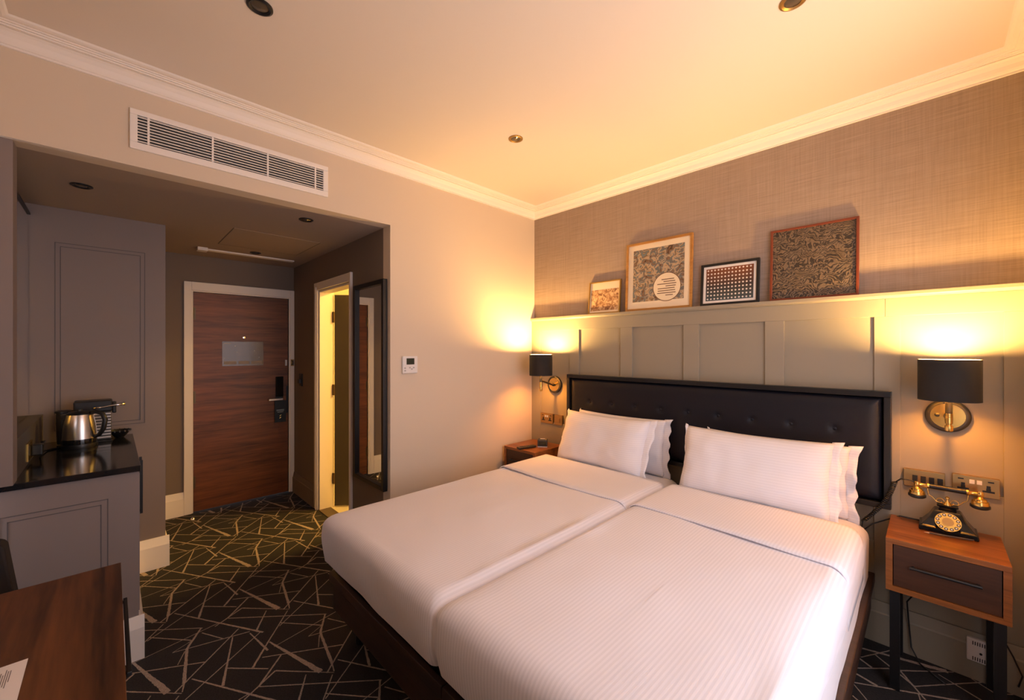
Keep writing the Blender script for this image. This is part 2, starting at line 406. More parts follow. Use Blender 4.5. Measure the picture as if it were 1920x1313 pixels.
box('heading', mat('pale print2', (.5, .42, .33), .5), pq, XD+.004, XD+.0046, .755, .81, 1.532, 1.538)
for y, z in ((.845, 1.51), (.86, 1.45), (1.005, 1.465), (1.045, 1.40), (.76, 1.395)): box('print_dot', MATS['pale print2'], pq, XD+.004, XD+.0046, y-.004, y+.004, z-.004, z+.004)
MB().lathe([(.011, 0), (.011, .004), (.006, .005)], (XD, .917, 1.594), 'x', 20).build('peephole', M['chrome'], ed, smooth=True)
box('card_reader', M['blackgloss'], ed, XD, XD+.022, 1.19, 1.259, .995, 1.20, .004)
lv = MB().cyl((XD, 1.235, .972), (XD+.05, 1.235, .972), .011, 16)
lv.box(XD+.042, XD+.058, 1.118, 1.247, .961, .983)
lv.build('lever_handle', M['steel'], ed, .003)
box('lock_plate', M['black'], ed, XD, XD+.008, 1.19, 1.262, .90, .995, .002)
box('strike_edge', M['black'], ed, XD, XD+.006, EY1-.02, EY1-.004, .82, 1.10)
gd = thing('door_guard', 'small dark swing guard on the entrance door casing above the lever', 'latch', (XE+.02, 1.34, 1.34))
box('plate', M['abrass'], gd, XE+.02, XE+.026, 1.324, 1.352, 1.305, 1.375); MB().tube([(XE+.03, 1.33, 1.36), (XE+.05, 1.338, 1.36), (XE+.05, 1.338, 1.32), (XE+.03, 1.33, 1.32)], .005, 8).build('swing_bar', M['black'], gd)
box('keeper', M['plastic'], gd, XD, XD+.014, 1.278, 1.294, 1.31, 1.37)
sg = thing('door_hanger', 'black card hanger with pale print hung on the entrance door lever', 'sign', (XE+.04, 1.225, .74))
box('card', mat('black card', (.012, .016, .016), .5), sg, XE+.006, XE+.009, 1.178, 1.282, .735, .955)
for z, w in ((.862, .07), (.852, .07), (.838, .055)): box('print_line', mat('pale teal print', (.35, .42, .42), .6), sg, XE+.009, XE+.0094, 1.23-w/2, 1.23+w/2, z-.003, z+.002)
MB().tube([(XE+.0098, 1.222, .775), (XE+.0098, 1.236, .785), (XE+.0098, 1.224, .797), (XE+.0098, 1.238, .81)], .003, 6).build('gold_emblem', M['brass'], sg)
# bathroom door: casing, jamb, leaf swung into the bathroom
casing('trim_3', M['white'], 'white casing of the bathroom doorway', [
        (DX0-.075, DX0, W-.018, W, 0, 2.09), (DX0-.028, DX0-.012, W-.026, W-.018, 0, 2.05),
        (DX0, DX1, W-.018, W, DT, 2.09), (DX1, DX1+.03, W-.022, W, 0, 2.09),
        (DX0, DX0+.02, W, W+.13, 0, DT), (DX1-.02, DX1, W, W+.1, 0, DT), (DX0+.02, DX1-.02, W, W+.1, DT-.02, DT)])
bd = thing('door_2', 'dark grey bathroom door standing ajar in the lit doorway', 'door', (DX0+.03, W+.13, 0), R(52)); bd['kind'] = 'structure'
MB().box(0, .66, 0, .042, .012, DT-.03).build('leaf', M['bathdoor'], bd, .002, local=True)
for z in (1.78, 1.10, .27):
    MB().cyl((-.004, -.006, z-.05), (-.004, -.006, z+.05), .008, 12).box(-.03, .0, -.003, .0, z-.05, z+.05).build('hinge', M['hinge'], bd, local=True)
MB().cyl((.63, 0, 1.0), (.63, -.05, 1.0), .01, 12).box(.53, .64, -.058, -.044, .99, 1.01).build('lever_handle', M['steel'], bd, local=True)
ds = thing('door_stop', 'small chrome dome door stop on the carpet near the entrance', 'door stop', (-4.45, .50, 0))
MB().lathe([(.018, 0), (.018, .008), (.014, .022), (.006, .028)], (-4.45, .50, 0), 'z', 20).build('dome', M['chrome'], ds, smooth=True)
kc = thing('key_card_switch', 'black key card switch plate on the corridor wall beside the entrance door', 'switch', (-4.41, W, 1.17))
box('plate', M['black'], kc, -4.455, -4.37, W-.010, W, 1.11, 1.235, .003); box('card_slot', M['grey'], kc, -4.44, -4.385, W-.03, W-.010, 1.14, 1.18, .003)

# tall mirror on the corridor wall
mi = thing('wall_mirror', 'tall mirror in a black frame hung beside the bathroom doorway', 'mirror', (-2.86, W, .49))
mx0, mx1, mz0, mz1, fw = -3.10, -2.612, .50, 1.965, .032
for nme, b in (('frame_side', (mx0, mx0+fw, mz0, mz1)), ('frame_side', (mx1-fw, mx1, mz0, mz1)), ('frame_top', (mx0+fw, mx1-fw, mz1-fw, mz1)), ('frame_bottom', (mx0+fw, mx1-fw, mz0, mz0+fw))):
    box(nme, M['blackframe'], mi, b[0], b[1], W-.035, W-.004, b[2], b[3], .003)
box('glass', M['mirror'], mi, mx0+fw-.004, mx1-fw+.004, W-.016, W-.010, mz0+fw-.004, mz1-fw+.004)

# ================================================================== WARDROBE AND TEA STATION
def moulding(parent, axis, face, a0, a1, z0, z1, sgn=1, gap=.022):
    """two fine grooves drawn as thin proud beads around a panel"""
    for k, o in (('outer_bead', 0), ('inner_bead', gap)):
        for (b0, b1, c0, c1) in ((a0+o, a1-o, z1-o-.003, z1-o), (a0+o, a1-o, z0+o, z0+o+.003), (a0+o, a0+o+.003, z0+o, z1-o), (a1-o-.003, a1-o, z0+o, z1-o)):
            if axis == 'x': box(k, M['joinline'], parent, face, face+sgn*.0015, b0, b1, c0, c1)
wd = thing('wardrobe', 'tall warm grey wardrobe with a moulded panel beside the corridor', 'wardrobe', (-4.1, 0, 0))
box('body', M['joinery'], wd, XE+.02, -3.66, -.36, .262, 0, SO-.001)
moulding(wd, 'x', -3.66, -.245, .158, .99, 2.122)
MB().prism([(.262, 0), (.282, 0), (.282, .15), (.268, .205), (.262, .205)], 'x', XE+.02, -3.66).build('plinth', M['white'], wd)
MB().prism([(-3.66, 0), (-3.64, 0), (-3.64, .15), (-3.655, .205), (-3.66, .205)], 'y', .096, .282).build('plinth', M['white'], wd)
cb = thing('tea_cabinet', 'low grey cabinet with a moulded end panel under the black worktop', 'cabinet', (-3.1, -.1, 0))
box('body', M['joinery'], cb, -3.658, -2.65, -.36, .092, 0, .898)
moulding(cb, 'x', -2.65, -.33, -.012, .12, .790)
MB().prism([(-2.65, 0), (-2.632, 0), (-2.632, .15), (-2.645, .205), (-2.65, .205)], 'y', -.36, .112).build('plinth', M['white'], cb)
MB().prism([(.092, 0), (.112, 0), (.112, .15), (.098, .205), (.092, .205)], 'x', -3.64, -2.65).build('plinth', M['white'], cb)
for a, b in ((-3.64, -3.155), (-3.145, -2.67)):
    dr = box('cabinet_door', M['joinery'], cb, a, b, .092, .096, .22, .885)
    hx = b-.04 if a < -3.3 else a+.05
    MB().box(hx-.006, hx+.006, .112, .124, .56, .856).box(hx-.006, hx+.006, .096, .112, .57, .585).box(hx-.006, hx+.006, .096, .112, .832, .847).build('bar_handle', M['black'], dr)
wt = tag(MB().box(-3.659, -2.632, -.36, .098, .898, .926).build('worktop', M['stone'], None, .002), 'polished black stone worktop on the grey tea cabinet', 'worktop')
up = tag(box('upstand', M['bathdoor'], None, -3.658, -2.701, -.36, -.29, .926, 1.095), 'dark boxed upstand along the back of the black worktop', 'upstand')
pl = tag(box('side_panel', M['joinery'], None, -2.70, -2.60, -.36, -.287, .926, SO), 'tall grey side panel standing on the black worktop under the bulkhead', 'panel')
nm = thing('niche_mirror', 'dark edged mirror on the back of the tea niche above the upstand', 'mirror', (-3.2, -.35, 1.1))
box('glass', M['mirror'], nm, -3.655, -2.70, -.352, -.345, 1.10, 2.262)
box('edge_trim', M['black'], nm, -3.655, -2.70, -.352, -.338, 2.262, 2.272)

# kettle
kt = thing('kettle', 'brushed steel kettle with a black handle on the black worktop', 'kettle', (-3.37, -.13, .926), R(-30))
MB().lathe([(.072, 0), (.074, .012), (.072, .022)], (0, 0, 0), 'z', 40).build('power_base', M['black'], kt, smooth=True, local=True)
MB().lathe([(.070, .022), (.071, .035), (.070, .05)], (0, 0, 0), 'z', 40).build('lower_band', M['blackgloss'], kt, smooth=True, local=True)
MB().lathe([(.070, .05), (.069, .08), (.064, .13), (.055, .175), (.052, .185)], (0, 0, 0), 'z', 48).build('body', M['steel'], kt, smooth=True, local=True)
ld = MB().lathe([(.052, .185), (.053, .192), (.045, .200), (.012, .205), (.012, .214), (.001, .217)], (0, 0, 0), 'z', 32).build('lid', M['black'], kt, smooth=True, local=True)
MB().tube([(0, .045, .19), (0, .075, .198), (0, .105, .185), (0, .118, .15), (0, .11, .10), (0, .09, .065), (0, .066, .055)], [.011, .012, .012, .012, .012, .011, .009], 12).build('handle', M['black'], kt, smooth='all', local=True)
MB().prism([(-.012, .16), (-.02, .187), (.02, .187), (.012, .16)], 'y', -.075, -.045).build('spout', M['steel'], kt, local=True)
cbk = tag(MB().tube([(-3.42, -.19, .93), (-3.36, -.25, .93), (-3.26, -.27, .94), (-3.22, -.26, 1.0), (-3.17, -.245, 1.01), (-3.10, -.262, .985)], .004, 8).build('kettle_cable', M['black'], None, smooth='all'), 'black kettle cable looping to the plug on the upstand', 'cable')
so = thing('upstand_socket', 'brass socket plate with a black plug on the dark upstand', 'socket', (-3.06, -.29, .99))
box('plate', M['brass'], so, -3.13, -2.985, -.29, -.283, .945, 1.03, .001)
MB().box(-3.125, -3.075, -.283, -.245, .955, 1.01).build('plug', M['black'], so, .006)
# coffee machine
cf = thing('coffee_machine', 'compact black capsule coffee machine with silver ribbed side behind the kettle', 'coffee machine', (-3.51, -.08, .926))
MB().box(-.06, .055, -.03, .082, 0, .010).build('foot', M['black'], cf, .003, local=True)
MB().box(-.055, .045, -.012, .078, .010, .182).build('body', M['grey'], cf, .006, local=True)
for k in range(9): MB().box(.045, .050, -.006, .076, .022+k*.0175, .031+k*.0175).build('rib', M['steel'], cf, .001, local=True)
MB().box(-.06, .056, -.080, .082, .180, .248).build('head', M['black'], cf, .008, local=True)
MB().box(-.03, .03, .080, .100, .165, .232).build('nozzle', M['black'], cf, .006, local=True)
MB().tube([(.058, .0, .205), (.064, .04, .208), (.062, .10, .217), (.055, .138, .220)], [.005, .005, .006, .009], 10).build('lever', M['chrome'], cf, smooth='all', local=True)
MB().lathe([(.030, .005), (.034, .12), (.034, .185)], (-.01, -.118, 0), 'z', 28).build('water_tank', mat('smoky tank', (.05, .045, .04), .1), cf, smooth=True, local=True)
MB().lathe([(.040, .185), (.040, .195), (.025, .2)], (-.01, -.118, 0), 'z', 28).build('tank_lid', M['black'], cf, smooth=True, local=True)
ct = thing('capsule_tray', 'shallow black ribbed dish at the end of the worktop', 'dish', (-3.56, .035, .926))
MB().lathe([(.018, 0), (.022, .004), (.052, .04), (.055, .046), (.050, .046), (.02, .008)], (-3.56, .035, .926), 'z', 28).build('dish', M['black'], ct, smooth=True)
for k in range(14):
    a = 2*math.pi*k/14; MB().box(-3.56+.0525*math.cos(a)-.003, -3.56+.0525*math.cos(a)+.003, .035+.0525*math.sin(a)-.003, .035+.0525*math.sin(a)+.003, .965, .975).build('rim_rib', M['grey'], ct)

# ================================================================== CEILING FITTINGS, VENT, THERMOSTAT
vg = thing('air_vent', 'white air conditioning grille on the cream wall above the corridor opening', 'vent', (XA, .5, 2.41))
vy0, vy1, vz0, vz1 = .058, .943, 2.408, 2.592; iy0, iy1, iz0, iz1 = .085, .914, 2.440, 2.566
box('backing', M['black'], vg, XA, XA+.002, iy0, iy1, iz0, iz1)
for n_, b in (('frame_top', (vy0, vy1, iz1, vz1)), ('frame_bottom', (vy0, vy1, vz0, iz0)), ('frame_side', (vy0, iy0, iz0, iz1)), ('frame_side', (iy1, vy1, iz0, iz1))):
    box(n_, M['white'], vg, XA, XA+.014, *b, .003)
ns = 9
for k in range(ns):
    z = iz0+(k+.5)*(iz1-iz0)/ns
    MB().box(XA+.003, XA+.0125, iy0, iy1, z-.0018, z+.0018).build('slat', M['white'], vg)
for y in (.123, .369, .618, .869): box('mullion', M['white'], vg, XA+.002, XA+.0135, y-.004, y+.004, iz0, iz1)
th = thing('thermostat', 'white thermostat with a dark screen on the cream wall', 'thermostat', (XA, 1.503, 1.37))
box('body', M['plastic'], th, XA, XA+.02, 1.444, 1.563, 1.31, 1.432, .005)
box('screen', M['lcd'], th, XA+.02, XA+.0212, 1.473, 1.535, 1.372, 1.416)
for y, z in ((1.462, 1.348), (1.462, 1.330), (1.50, 1.35), (1.515, 1.34), (1.53, 1.35)): box('button', mat('grey button', (.45, .42, .40), .5), th, XA+.02, XA+.0225, y-.006, y+.006, z-.005, z+.005, .001)
def downlight(name, x, y, z, ring, label, grp):
    t = thing(name, label, 'downlight', (x, y, z), 0, grp)
    MB().lathe([(.043, 0), (.043, -.004), (.036, -.007), (.028, -.003), (.026, .012), (.026, .012)], (x, y, z), 'z', 32, False).build('bezel', ring, t, smooth=True)
    MB().lathe([(.0275, -.001), (.024, -.0015), (.012, -.006), (.001, -.007)], (x, y, z), 'z', 24).build('lamp', mat('unlit lamp glass', (.10, .075, .05), .08), t, smooth=True)
    return t
downlight('ceiling_downlight', -1.737, .392, H, M['black'], 'black recessed downlight in the ceiling nearest the air vent', 'ceiling downlights')
downlight('ceiling_downlight', -1.747, 1.742, H, M['abrass'], 'brass recessed downlight in the middle of the ceiling', 'ceiling downlights')
downlight('ceiling_downlight', -.348, 1.777, H, M['abrass'], 'brass recessed downlight at the top edge above the telephone bed', 'ceiling downlights')
downlight('corridor_downlight', -3.079, -.1125, SO, M['black'], 'dark recessed downlight in the corridor ceiling above the tea niche', 'corridor downlights')
downlight('corridor_downlight', -2.859, .91, SO, M['black'], 'dark recessed downlight in the corridor ceiling near the bulkhead edge', 'corridor downlights')
downlight('corridor_downlight', -4.15, .903, SO, M['black'], 'dark recessed downlight in the corridor ceiling before the entrance door', 'corridor downlights')
ht = thing('ceiling_hatch', 'flush access hatch with a thin seam in the corridor ceiling', 'hatch', (-3.7, .9, SO))
box('panel', M['soffit'], ht, -3.995, -3.405, .613, 1.187, SO-.002, SO)
MB().box(-4.0, -3.4, .608, .612, SO-.0025, SO).box(-4.0, -3.4, 1.188, 1.192, SO-.0025, SO).box(-4.0, -3.997, .608, 1.192, SO-.0025, SO).build('seam', M['joinline'], ht)
st = thing('ceiling_strip', 'slim white strip fitting on the corridor ceiling before the entrance door', 'strip', (-4.28, .9, SO-.02))
box('strip', M['white'], st, -4.32, -4.26, .575, 1.25, SO-.012, SO, .003)
box('end_box', M['plastic'], st, -4.30, -4.22, .505, .575, SO-.028, SO, .004)

# ================================================================== BEDS
def rrect(x0, x1, y0, y1, r, n=6):
    pts = []
    for cx_, cy_, a0 in ((x1-r, y1-r, 0), (x0+r, y1-r, 90), (x0+r, y0+r, 180), (x1-r, y0+r, 270)):
        for k in range(n+1):
            a = R(a0+90*k/n); pts.append((cx_+r*math.cos(a), cy_+r*math.sin(a)))
    return pts
def densify(pts, step=.05):
    out = []
    for i, p in enumerate(pts):
        q = pts[(i+1) % len(pts)]; L = math.dist(p, q); k = max(1, int(L/step))
        for j in range(k): out.append((p[0]+(q[0]-p[0])*j/k, p[1]+(q[1]-p[1])*j/k))
    return out
def softbox(x0, x1, y0, y1, z0, z1, rc, re, seed=0, amp=.004, bulge=.0):
    """soft upholstered / draped box: hem ring, sides, rolled top edge, top rings shrinking to the middle"""
    base = densify(rrect(x0, x1, y0, y1, rc)); n = len(base)
    cx_, cy_ = (x0+x1)/2, (y0+y1)/2; hx, hy = (x1-x0)/2, (y1-y0)/2
    lev = []
    ns_ = 7
    for k in range(ns_): lev.append((0, z0+(z1-re-z0)*k/(ns_-1)))
    for k in range(1, 8):
        a = R(90*k/7); lev.append((re*(1-math.cos(a)), z1-re+re*math.sin(a)))
    ins = re
    while ins < hx-.03:
        ins += .045; lev.append((min(ins, hx-.02), z1))
    mb = MB()
    for (ins, z) in lev:
        for (px_, py_) in base:
            dx, dy = px_-cx_, py_-cy_
            x = cx_+dx*(hx-ins)/hx; y = cy_+dy*(hy-ins)/hy
            s = max(0, 1-(ins/max(hx, .01))) ; zz = z
            p = Vector((x*2.2+seed, y*2.2, z*3))
            nn = noise.noise(p)*amp*1.6+noise.noise(p*3.1)*amp*.7
            if z < z1-.001:
                l_ = math.hypot(dx/hx, dy/hy) or 1; f_ = (z1-z)/(z1-z0)
                b = bulge*math.sin(math.pi*min(1, f_))
                x += (nn+b)*dx/hx*(1 if abs(dx/hx) > .9 else 0); y += (nn+b)*dy/hy*(1 if abs(dy/hy) > .9 else 0)
                if z == z0: zz += .010*noise.noise(Vector((x*5, y*5, seed)))
            else: zz += nn
            mb.v.append((x, y, zz))
    for i in range(len(lev)-1):
        for k in range(n):
            k2 = (k+1) % n; mb.f.append((i*n+k, i*n+k2, (i+1)*n+k2, (i+1)*n+k))
    mb.f.append(tuple((len(lev)-1)*n+k for k in range(n)))
    return mb
def fold_sheet(x0, x1, y0, y1, zt, re, zh, off=.008):
    pts = []
    for k in range(5): pts.append((x0-off, zh+(zt-re-zh)*k/4))
    for k in range(1, 8):
        a = R(90*k/7); pts.append((x0+re-(re+off)*math.cos(a), zt-re+(re+off)*math.sin(a)))
    m_ = 14
    for k in range(1, m_): pts.append((x0+re+(x1-x0-2*re)*k/m_, zt+off))
    for k in range(0, 8):
        a = R(90-90*k/7); pts.append((x1-re+(re+off)*math.cos(a), zt-re+(re+off)*math.sin(a)))
    for k in range(1, 5): pts.append((x1+off, zt-re-(zt-re-zh)*k/4))
    mb = MB(); n = len(pts); ny = 12
    for j in range(ny+1):
        y = y0+(y1-y0)*j/ny
        for (x, z) in pts: mb.v.append((x, y+.012*math.sin(x*5)*(1 if j == 0 else 0), z+.003*noise.noise(Vector((x*4, y*4, 7)))))
    for j in range(ny):
        for k in range(n-1): mb.f.append((j*n+k, j*n+k+1, (j+1)*n+k+1, (j+1)*n+k))
    return mb
BEDS = [(-2.090, -1.126, 'left'), (-1.114, -.192, 'right')]
for (bx0, bx1, side) in BEDS:
    lab = 'dark wood bed base with white mattress nearest the cream wall' if side == 'left' else 'dark wood bed base with white mattress nearest the telephone nightstand'
    b = thing('single_bed', lab, 'bed', ((bx0+bx1)/2, 1.75, 0), 0, 'twin beds')
    box('base', M['basewood'], b, bx0+.01, bx1-.01, .785, 2.70, .185, .372, .008)
    box('base_rim', M['basewood'], b, bx0-.004, bx1+.004, .772, 2.70, .325, .372, .004)
    for x in (bx0+.08, bx1-.08):
        for y in (.90, 2.60): MB().lathe([(.025, 0), (.025, .185)], (x, y, 0), 'z', 16).build('leg', M['black'], b)
    softbox(bx0+.015, bx1-.015, .82, 2.72, .372, .615, .09, .06, 3, .003).build('mattress', M['sheet'], b, smooth='all')
    d = thing('duvet', 'white striped duvet on the bed nearest the cream wall' if side == 'left' else 'white striped duvet on the bed nearest the telephone nightstand', 'duvet', ((bx0+bx1)/2, 1.65, .57), 0, 'duvets on the twin beds')
    z1 = .655 if side == 'left' else .662
    softbox(bx0-.03 if side == 'left' else bx0+.003, bx1-.003 if side == 'left' else bx1-.026, .755, 2.40, .435, z1, .032, .052, 11 if side == 'left' else 23, .006, .012).build('cover', M['duvet'], d, smooth='all')
    o = fold_sheet(bx0-.03 if side == 'left' else bx0+.003, bx1-.003 if side == 'left' else bx1-.026, 1.94, 2.41, z1, .052, .445).build('folded_band', M['duvet'], d, smooth='all')
    sd = o.modifiers.new('thick', 'SOLIDIFY'); sd.thickness = .006; sd.offset = 0

def pillow(name, label, loc, rotz, lean, W_=.74, H_=.44, T=.17, seed=0, mirror=1):
    root = thing(name, label, 'pillow', loc, rotz, 'white pillows on the beds')
    nu, nv = 34, 22; mb = MB()
    def pt(u, v, s):
        ex = max(0, 1-abs(u)**4.5); ez = max(0, 1-abs(v)**3.2)
        t = T*.5*(ex**.5)*(ez**.5)
        x = u*W_*.5*(1-.05*(1-v*v)*abs(u)**3); z = v*H_*.5*(1-.06*(1-u*u))
        p = Vector((x*5+seed, z*5, s*3.0+seed))
        t += (noise.noise(p)*.010+noise.noise(p*2.7)*.006)*min(1, ex*3)*min(1, ez*3)
        # puckers towards the closed seams
        t += .006*math.sin(z*55+seed)*max(0, abs(u)-.72)/.28*ez
        sag = -.016*(1-v)*(1-u*u)
        return (x, s*t*(1.0 if s < 0 else .8)+sag*0, z)
    idx = {}
    for s in (-1, 1):
        for i in range(nu+1):
            for j in range(nv+1):
                u = -1+2*i/nu; v = -1+2*j/nv
                if s == 1 and (i in (0, nu) or j in (0, nv)): idx[s, i, j] = idx[-1, i, j]; continue
                idx[s, i, j] = len(mb.v); mb.v.append(pt(u, v, s))
    for s in (-1, 1):
        for i in range(nu):
            for j in range(nv):
                q = (idx[s, i, j], idx[s, i+1, j], idx[s, i+1, j+1], idx[s, i, j+1]); mb.f.append(q if s < 0 else q[::-1])
    M4 = Matrix.Rotation(-lean, 4, 'X')
    def place(m_):
        m_.v = [tuple(M4 @ (Vector(v)+Vector((0, 0, H_*.5)))) for v in m_.v]; return m_
    place(mb).build('cushion', M['pillow'], root, smooth='all', local=True)
    # loose flap of the pillowcase at both short ends
    for sx in (-1, 1):
        fm = MB(); k = 20; wv = .050 if sx == mirror else .014
        for j in range(k+1):
            v = -1+2*j/k; z = v*H_*.5*1.02
            xe = sx*W_*.5*(1-.05*(1-v*v))*.965
            wob = .012*noise.noise(Vector((v*2.2, seed, sx)))*2+.006*noise.noise(Vector((v*6, seed, sx)))*2
            for q in range(4):
                fm.v.append((xe+sx*wv*q/3*(1+.5*noise.noise(Vector((v*3.1, seed*2, sx*3)))), wob*q/3+.004*math.sin(v*20)*q/3, z*(1+.03*q/3)))
        for j in range(k):
            for q in range(3): fm.f.append((j*4+q, j*4+q+1, (j+1)*4+q+1, (j+1)*4+q))
        o = place(fm).build('flap', M['pillow'], root, smooth='all', local=True)
        sd = o.modifiers.new('thick', 'SOLIDIFY'); sd.thickness = .003; sd.offset = 0
    return root
pillow('pillow', 'white pillow leaning on another at the head of the bed by the cream wall', (-1.665, 2.45, .625), R(-2), R(21), .72, .40, .15, 1.3)
pillow('pillow', 'white pillow standing behind another at the head of the bed by the cream wall', (-1.60, 2.650, .615), R(0), R(4), .72, .385, .08, 4.1)
pillow('pillow', 'white striped pillow leaning in front at the head of the bed by the telephone', (-.695, 2.45, .625), R(2), R(21), .74, .405, .15, 7.7)
pillow('pillow', 'white pillow mostly hidden behind another on the bed by the telephone', (-.625, 2.650, .615), R(0), R(4), .70, .37, .08, 9.2)

# headboard
hb = thing('headboard', 'black buttoned leather headboard in a black frame across both beds', 'headboard', (-1.129, YP, .69))
hx0, hx1, hz0, hz1 = -2.128, -.13, .69, 1.27
for nme, b in (('frame_top', (hx0, hx1, hz1-.028, hz1)), ('frame_bottom', (hx0, hx1, hz0, hz0+.028)), ('frame_side', (hx0, hx0+.028, hz0+.028, hz1-.028)), ('frame_side', (hx1-.028, hx1, hz0+.028, hz1-.028))):
    box(nme, M['blackframe'], hb, b[0], b[1], YP-.055, YP, b[2], b[3], .003)
px0, px1, pz0, pz1 = hx0+.03, hx1-.03, hz0+.03, hz1-.03
BUT = [(x, 1.06) for x in (-1.897, -1.70, -1.505, -1.312, -1.12, -.932, -.74, -.545, -.35)]+[(x, .865) for x in (-1.897, -1.70, -1.505, -1.312, -1.12, -.932, -.74, -.545, -.35)]
hm = MB(); nx, nz = 200, 58
for j in range(nz+1):
    for i in range(nx+1):
        x = px0+(px1-px0)*i/nx; z = pz0+(pz1-pz0)*j/nz
        e = min(x-px0, px1-x, (z-pz0), (pz1-z)); q = min(1, e/.06)
        y = YP-.018-.036*math.sqrt(max(0, 1-(1-q)**2))
        for (bx_, bz_) in BUT:
            d2 = (x-bx_)**2+(z-bz_)**2
            if d2 < .01: y += .012*math.exp(-d2/.00035)
        hm.v.append((x, y, z))
for j in range(nz):
    for i in range(nx): a = j*(nx+1)+i; hm.f.append((a, a+1, a+nx+2, a+nx+1))
hm.build('upholstery', M['leather'], hb, smooth='all')
for (bx_, bz_) in BUT:
    MB().lathe([(.0105, 0), (.010, -.004), (.006, -.007), (.001, -.008)], (bx_, YP-.040, bz_), 'y', 14).build('button', M['leather'], hb, smooth=True)

# ================================================================== NIGHTSTANDS
def nightstand(x0, x1, y0, y1, label):
    zt, zb = .659, .434; w = .022
    t = thing('nightstand', label, 'nightstand', ((x0+x1)/2, (y0+y1)/2, 0), 0, 'walnut nightstands')
    box('top', M['walnutx'], t, x0, x1, y0, y1, zt-w, zt, .001)
    MB().prism([(x0, zb), (x1, zb), (x1-w, zb+w), (x0+w, zb+w)], 'y', y0, y1).build('bottom', M['walnutx'], t)
    MB().prism([(x0, zb), (x0+w, zb+w), (x0+w, zt-w), (x0, zt-w)], 'y', y0, y1).build('side', M['walnutx'], t)
    MB().prism([(x1, zb), (x1-w, zb+w), (x1-w, zt-w), (x1, zt-w)], 'y', y0, y1).build('side', M['walnutx'], t)
    box('back', M['walnutd'], t, x0+w, x1-w, y1-.012, y1, zb+w, zt-w)
    d = box('drawer', M['walnutd'], t, x0+w+.003, x1-w-.003, y0+.006, y1-.02, zb+w+.003, zt-w-.003)
    hz = (zt+zb)/2+.01
    MB().tube([(x0+.075, y0-.012, hz), (x1-.075, y0-.012, hz)], .006, 10).cyl((x0+.085, y0-.012, hz), (x0+.085, y0+.006, hz), .005, 8).cyl((x1-.085, y0-.012, hz), (x1-.085, y0+.006, hz), .005, 8).build('bar_pull', M['black'], d, smooth=True)
    for x in (x0+.012, x1-.044):
        for y in (y0+.012, y1-.044): box('leg', M['black'], t, x, x+.032, y, y+.032, 0, zb)
    return t
n1 = nightstand(-.133, .219, 2.415, 2.772, 'walnut nightstand with a black drawer pull under the telephone')
n2 = nightstand(-2.535, -2.183, 2.39, 2.752, 'walnut nightstand with alarm clock and remote beside the cream wall')

# telephone
tp = thing('telephone', 'antique style black and brass rotary telephone on the nightstand', 'telephone', (.058, 2.690, .659))
def ringpoly(w, d, z): return [(-w, -d, z), (w, -d, z), (w, d, z), (-w, d, z)]
bmz = MB(); levs = [(.090, .058, 0), (.092, .060, .008), (.090, .058, .022), (.082, .050, .026), (.060, .040, .055), (.045, .034, .085), (.040, .030, .092)]
for i, (w, d, z) in enumerate(levs):
    sh = .0 if z < .03 else (z-.026)*.28
    bmz.v += [(x, y+sh, zz) for (x, y, zz) in ringpoly(w, d, z)]
for i in range(len(levs)-1):
    for k in range(4): k2 = (k+1) % 4; bmz.f.append((i*4+k, i*4+k2, (i+1)*4+k2, (i+1)*4+k))
bmz.f += [(3, 2, 1, 0), tuple((len(levs)-1)*4+k for k in range(4))]
bmz.build('body', M['blackgloss'], tp, .003, local=True)
# dial on the sloping front
nrm = Vector((0, -.80, .60)).normalized(); up_ = Vector((0, .60, .80)); rt_ = Vector((1, 0, 0)); dc = Vector((0, -.046, .052))
def dialdisc(r, th, c, seg=40):
    mb = MB()
    for k in range(seg): a = 2*math.pi*k/seg; mb.v.append(tuple(c+rt_*r*math.cos(a)+up_*r*math.sin(a)))
    for k in range(seg): a = 2*math.pi*k/seg; mb.v.append(tuple(c+nrm*th+rt_*r*math.cos(a)+up_*r*math.sin(a)))
    mb.f = [tuple(range(seg))[::-1], tuple(range(seg, 2*seg))]+[(k, (k+1) % seg, seg+(k+1) % seg, seg+k) for k in range(seg)]
    return mb
dl = dialdisc(.041, .008, dc).build('dial', M['brass'], tp, local=True)
for k in range(12):
    a = R(20+30*k); c = dc+nrm*.0078+rt_*.0325*math.cos(a)+up_*.0325*math.sin(a)
    h_ = dialdisc(.0062, .0008, c, 16).build('finger_hole', M['black'], dl, local=True)
    dialdisc(.0034, .0014, c, 10).build('digit_button', M['plastic'], dl, local=True)
dialdisc(.0205, .0022, dc+nrm*.0078, 32).build('dial_rim', M['brass'], dl, local=True)
dialdisc(.0185, .0006, dc+nrm*.0098, 32).build('dial_centre', M['abrass'], dl, local=True)
# cradle and handset
MB().box(-.034, .034, .0, .04, .105, .114).build('cradle_base', M['blackgloss'], tp, .003, local=True)
MB().box(-.028, .028, .005, .035, .09, .106).build('neck', M['blackgloss'], tp, .003, local=True)
MB().lathe([(.014, .114), (.010, .122), (.004, .130), (.003, .138), (.007, .142), (.007, .148), (.002, .152)], (0, .02, 0), 'z', 20).build('finial', M['brass'], tp, smooth=True, local=True)
for sx in (-1, 1):
    pts = [(sx*.006, .02, .124)]
    for k in range(15):
        a = R(200-sx*0-k*26); r_ = .015-.0006*k
        pts.append((sx*(.024+r_*math.cos(a)), .02, .126+r_*math.sin(a)))
    MB().tube(pts, .0016, 8).build('cradle_scroll', M['brass'], tp, smooth='all', local=True)
    MB().tube([(sx*.012, .02, .118), (sx*.034, .02, .120), (sx*.048, .02, .138), (sx*.060, .02, .146), (sx*.063, .02, .170), (sx*.061, .02, .196)], .0022, 8).build('cradle_arm', M['brass'], tp, smooth='all', local=True)
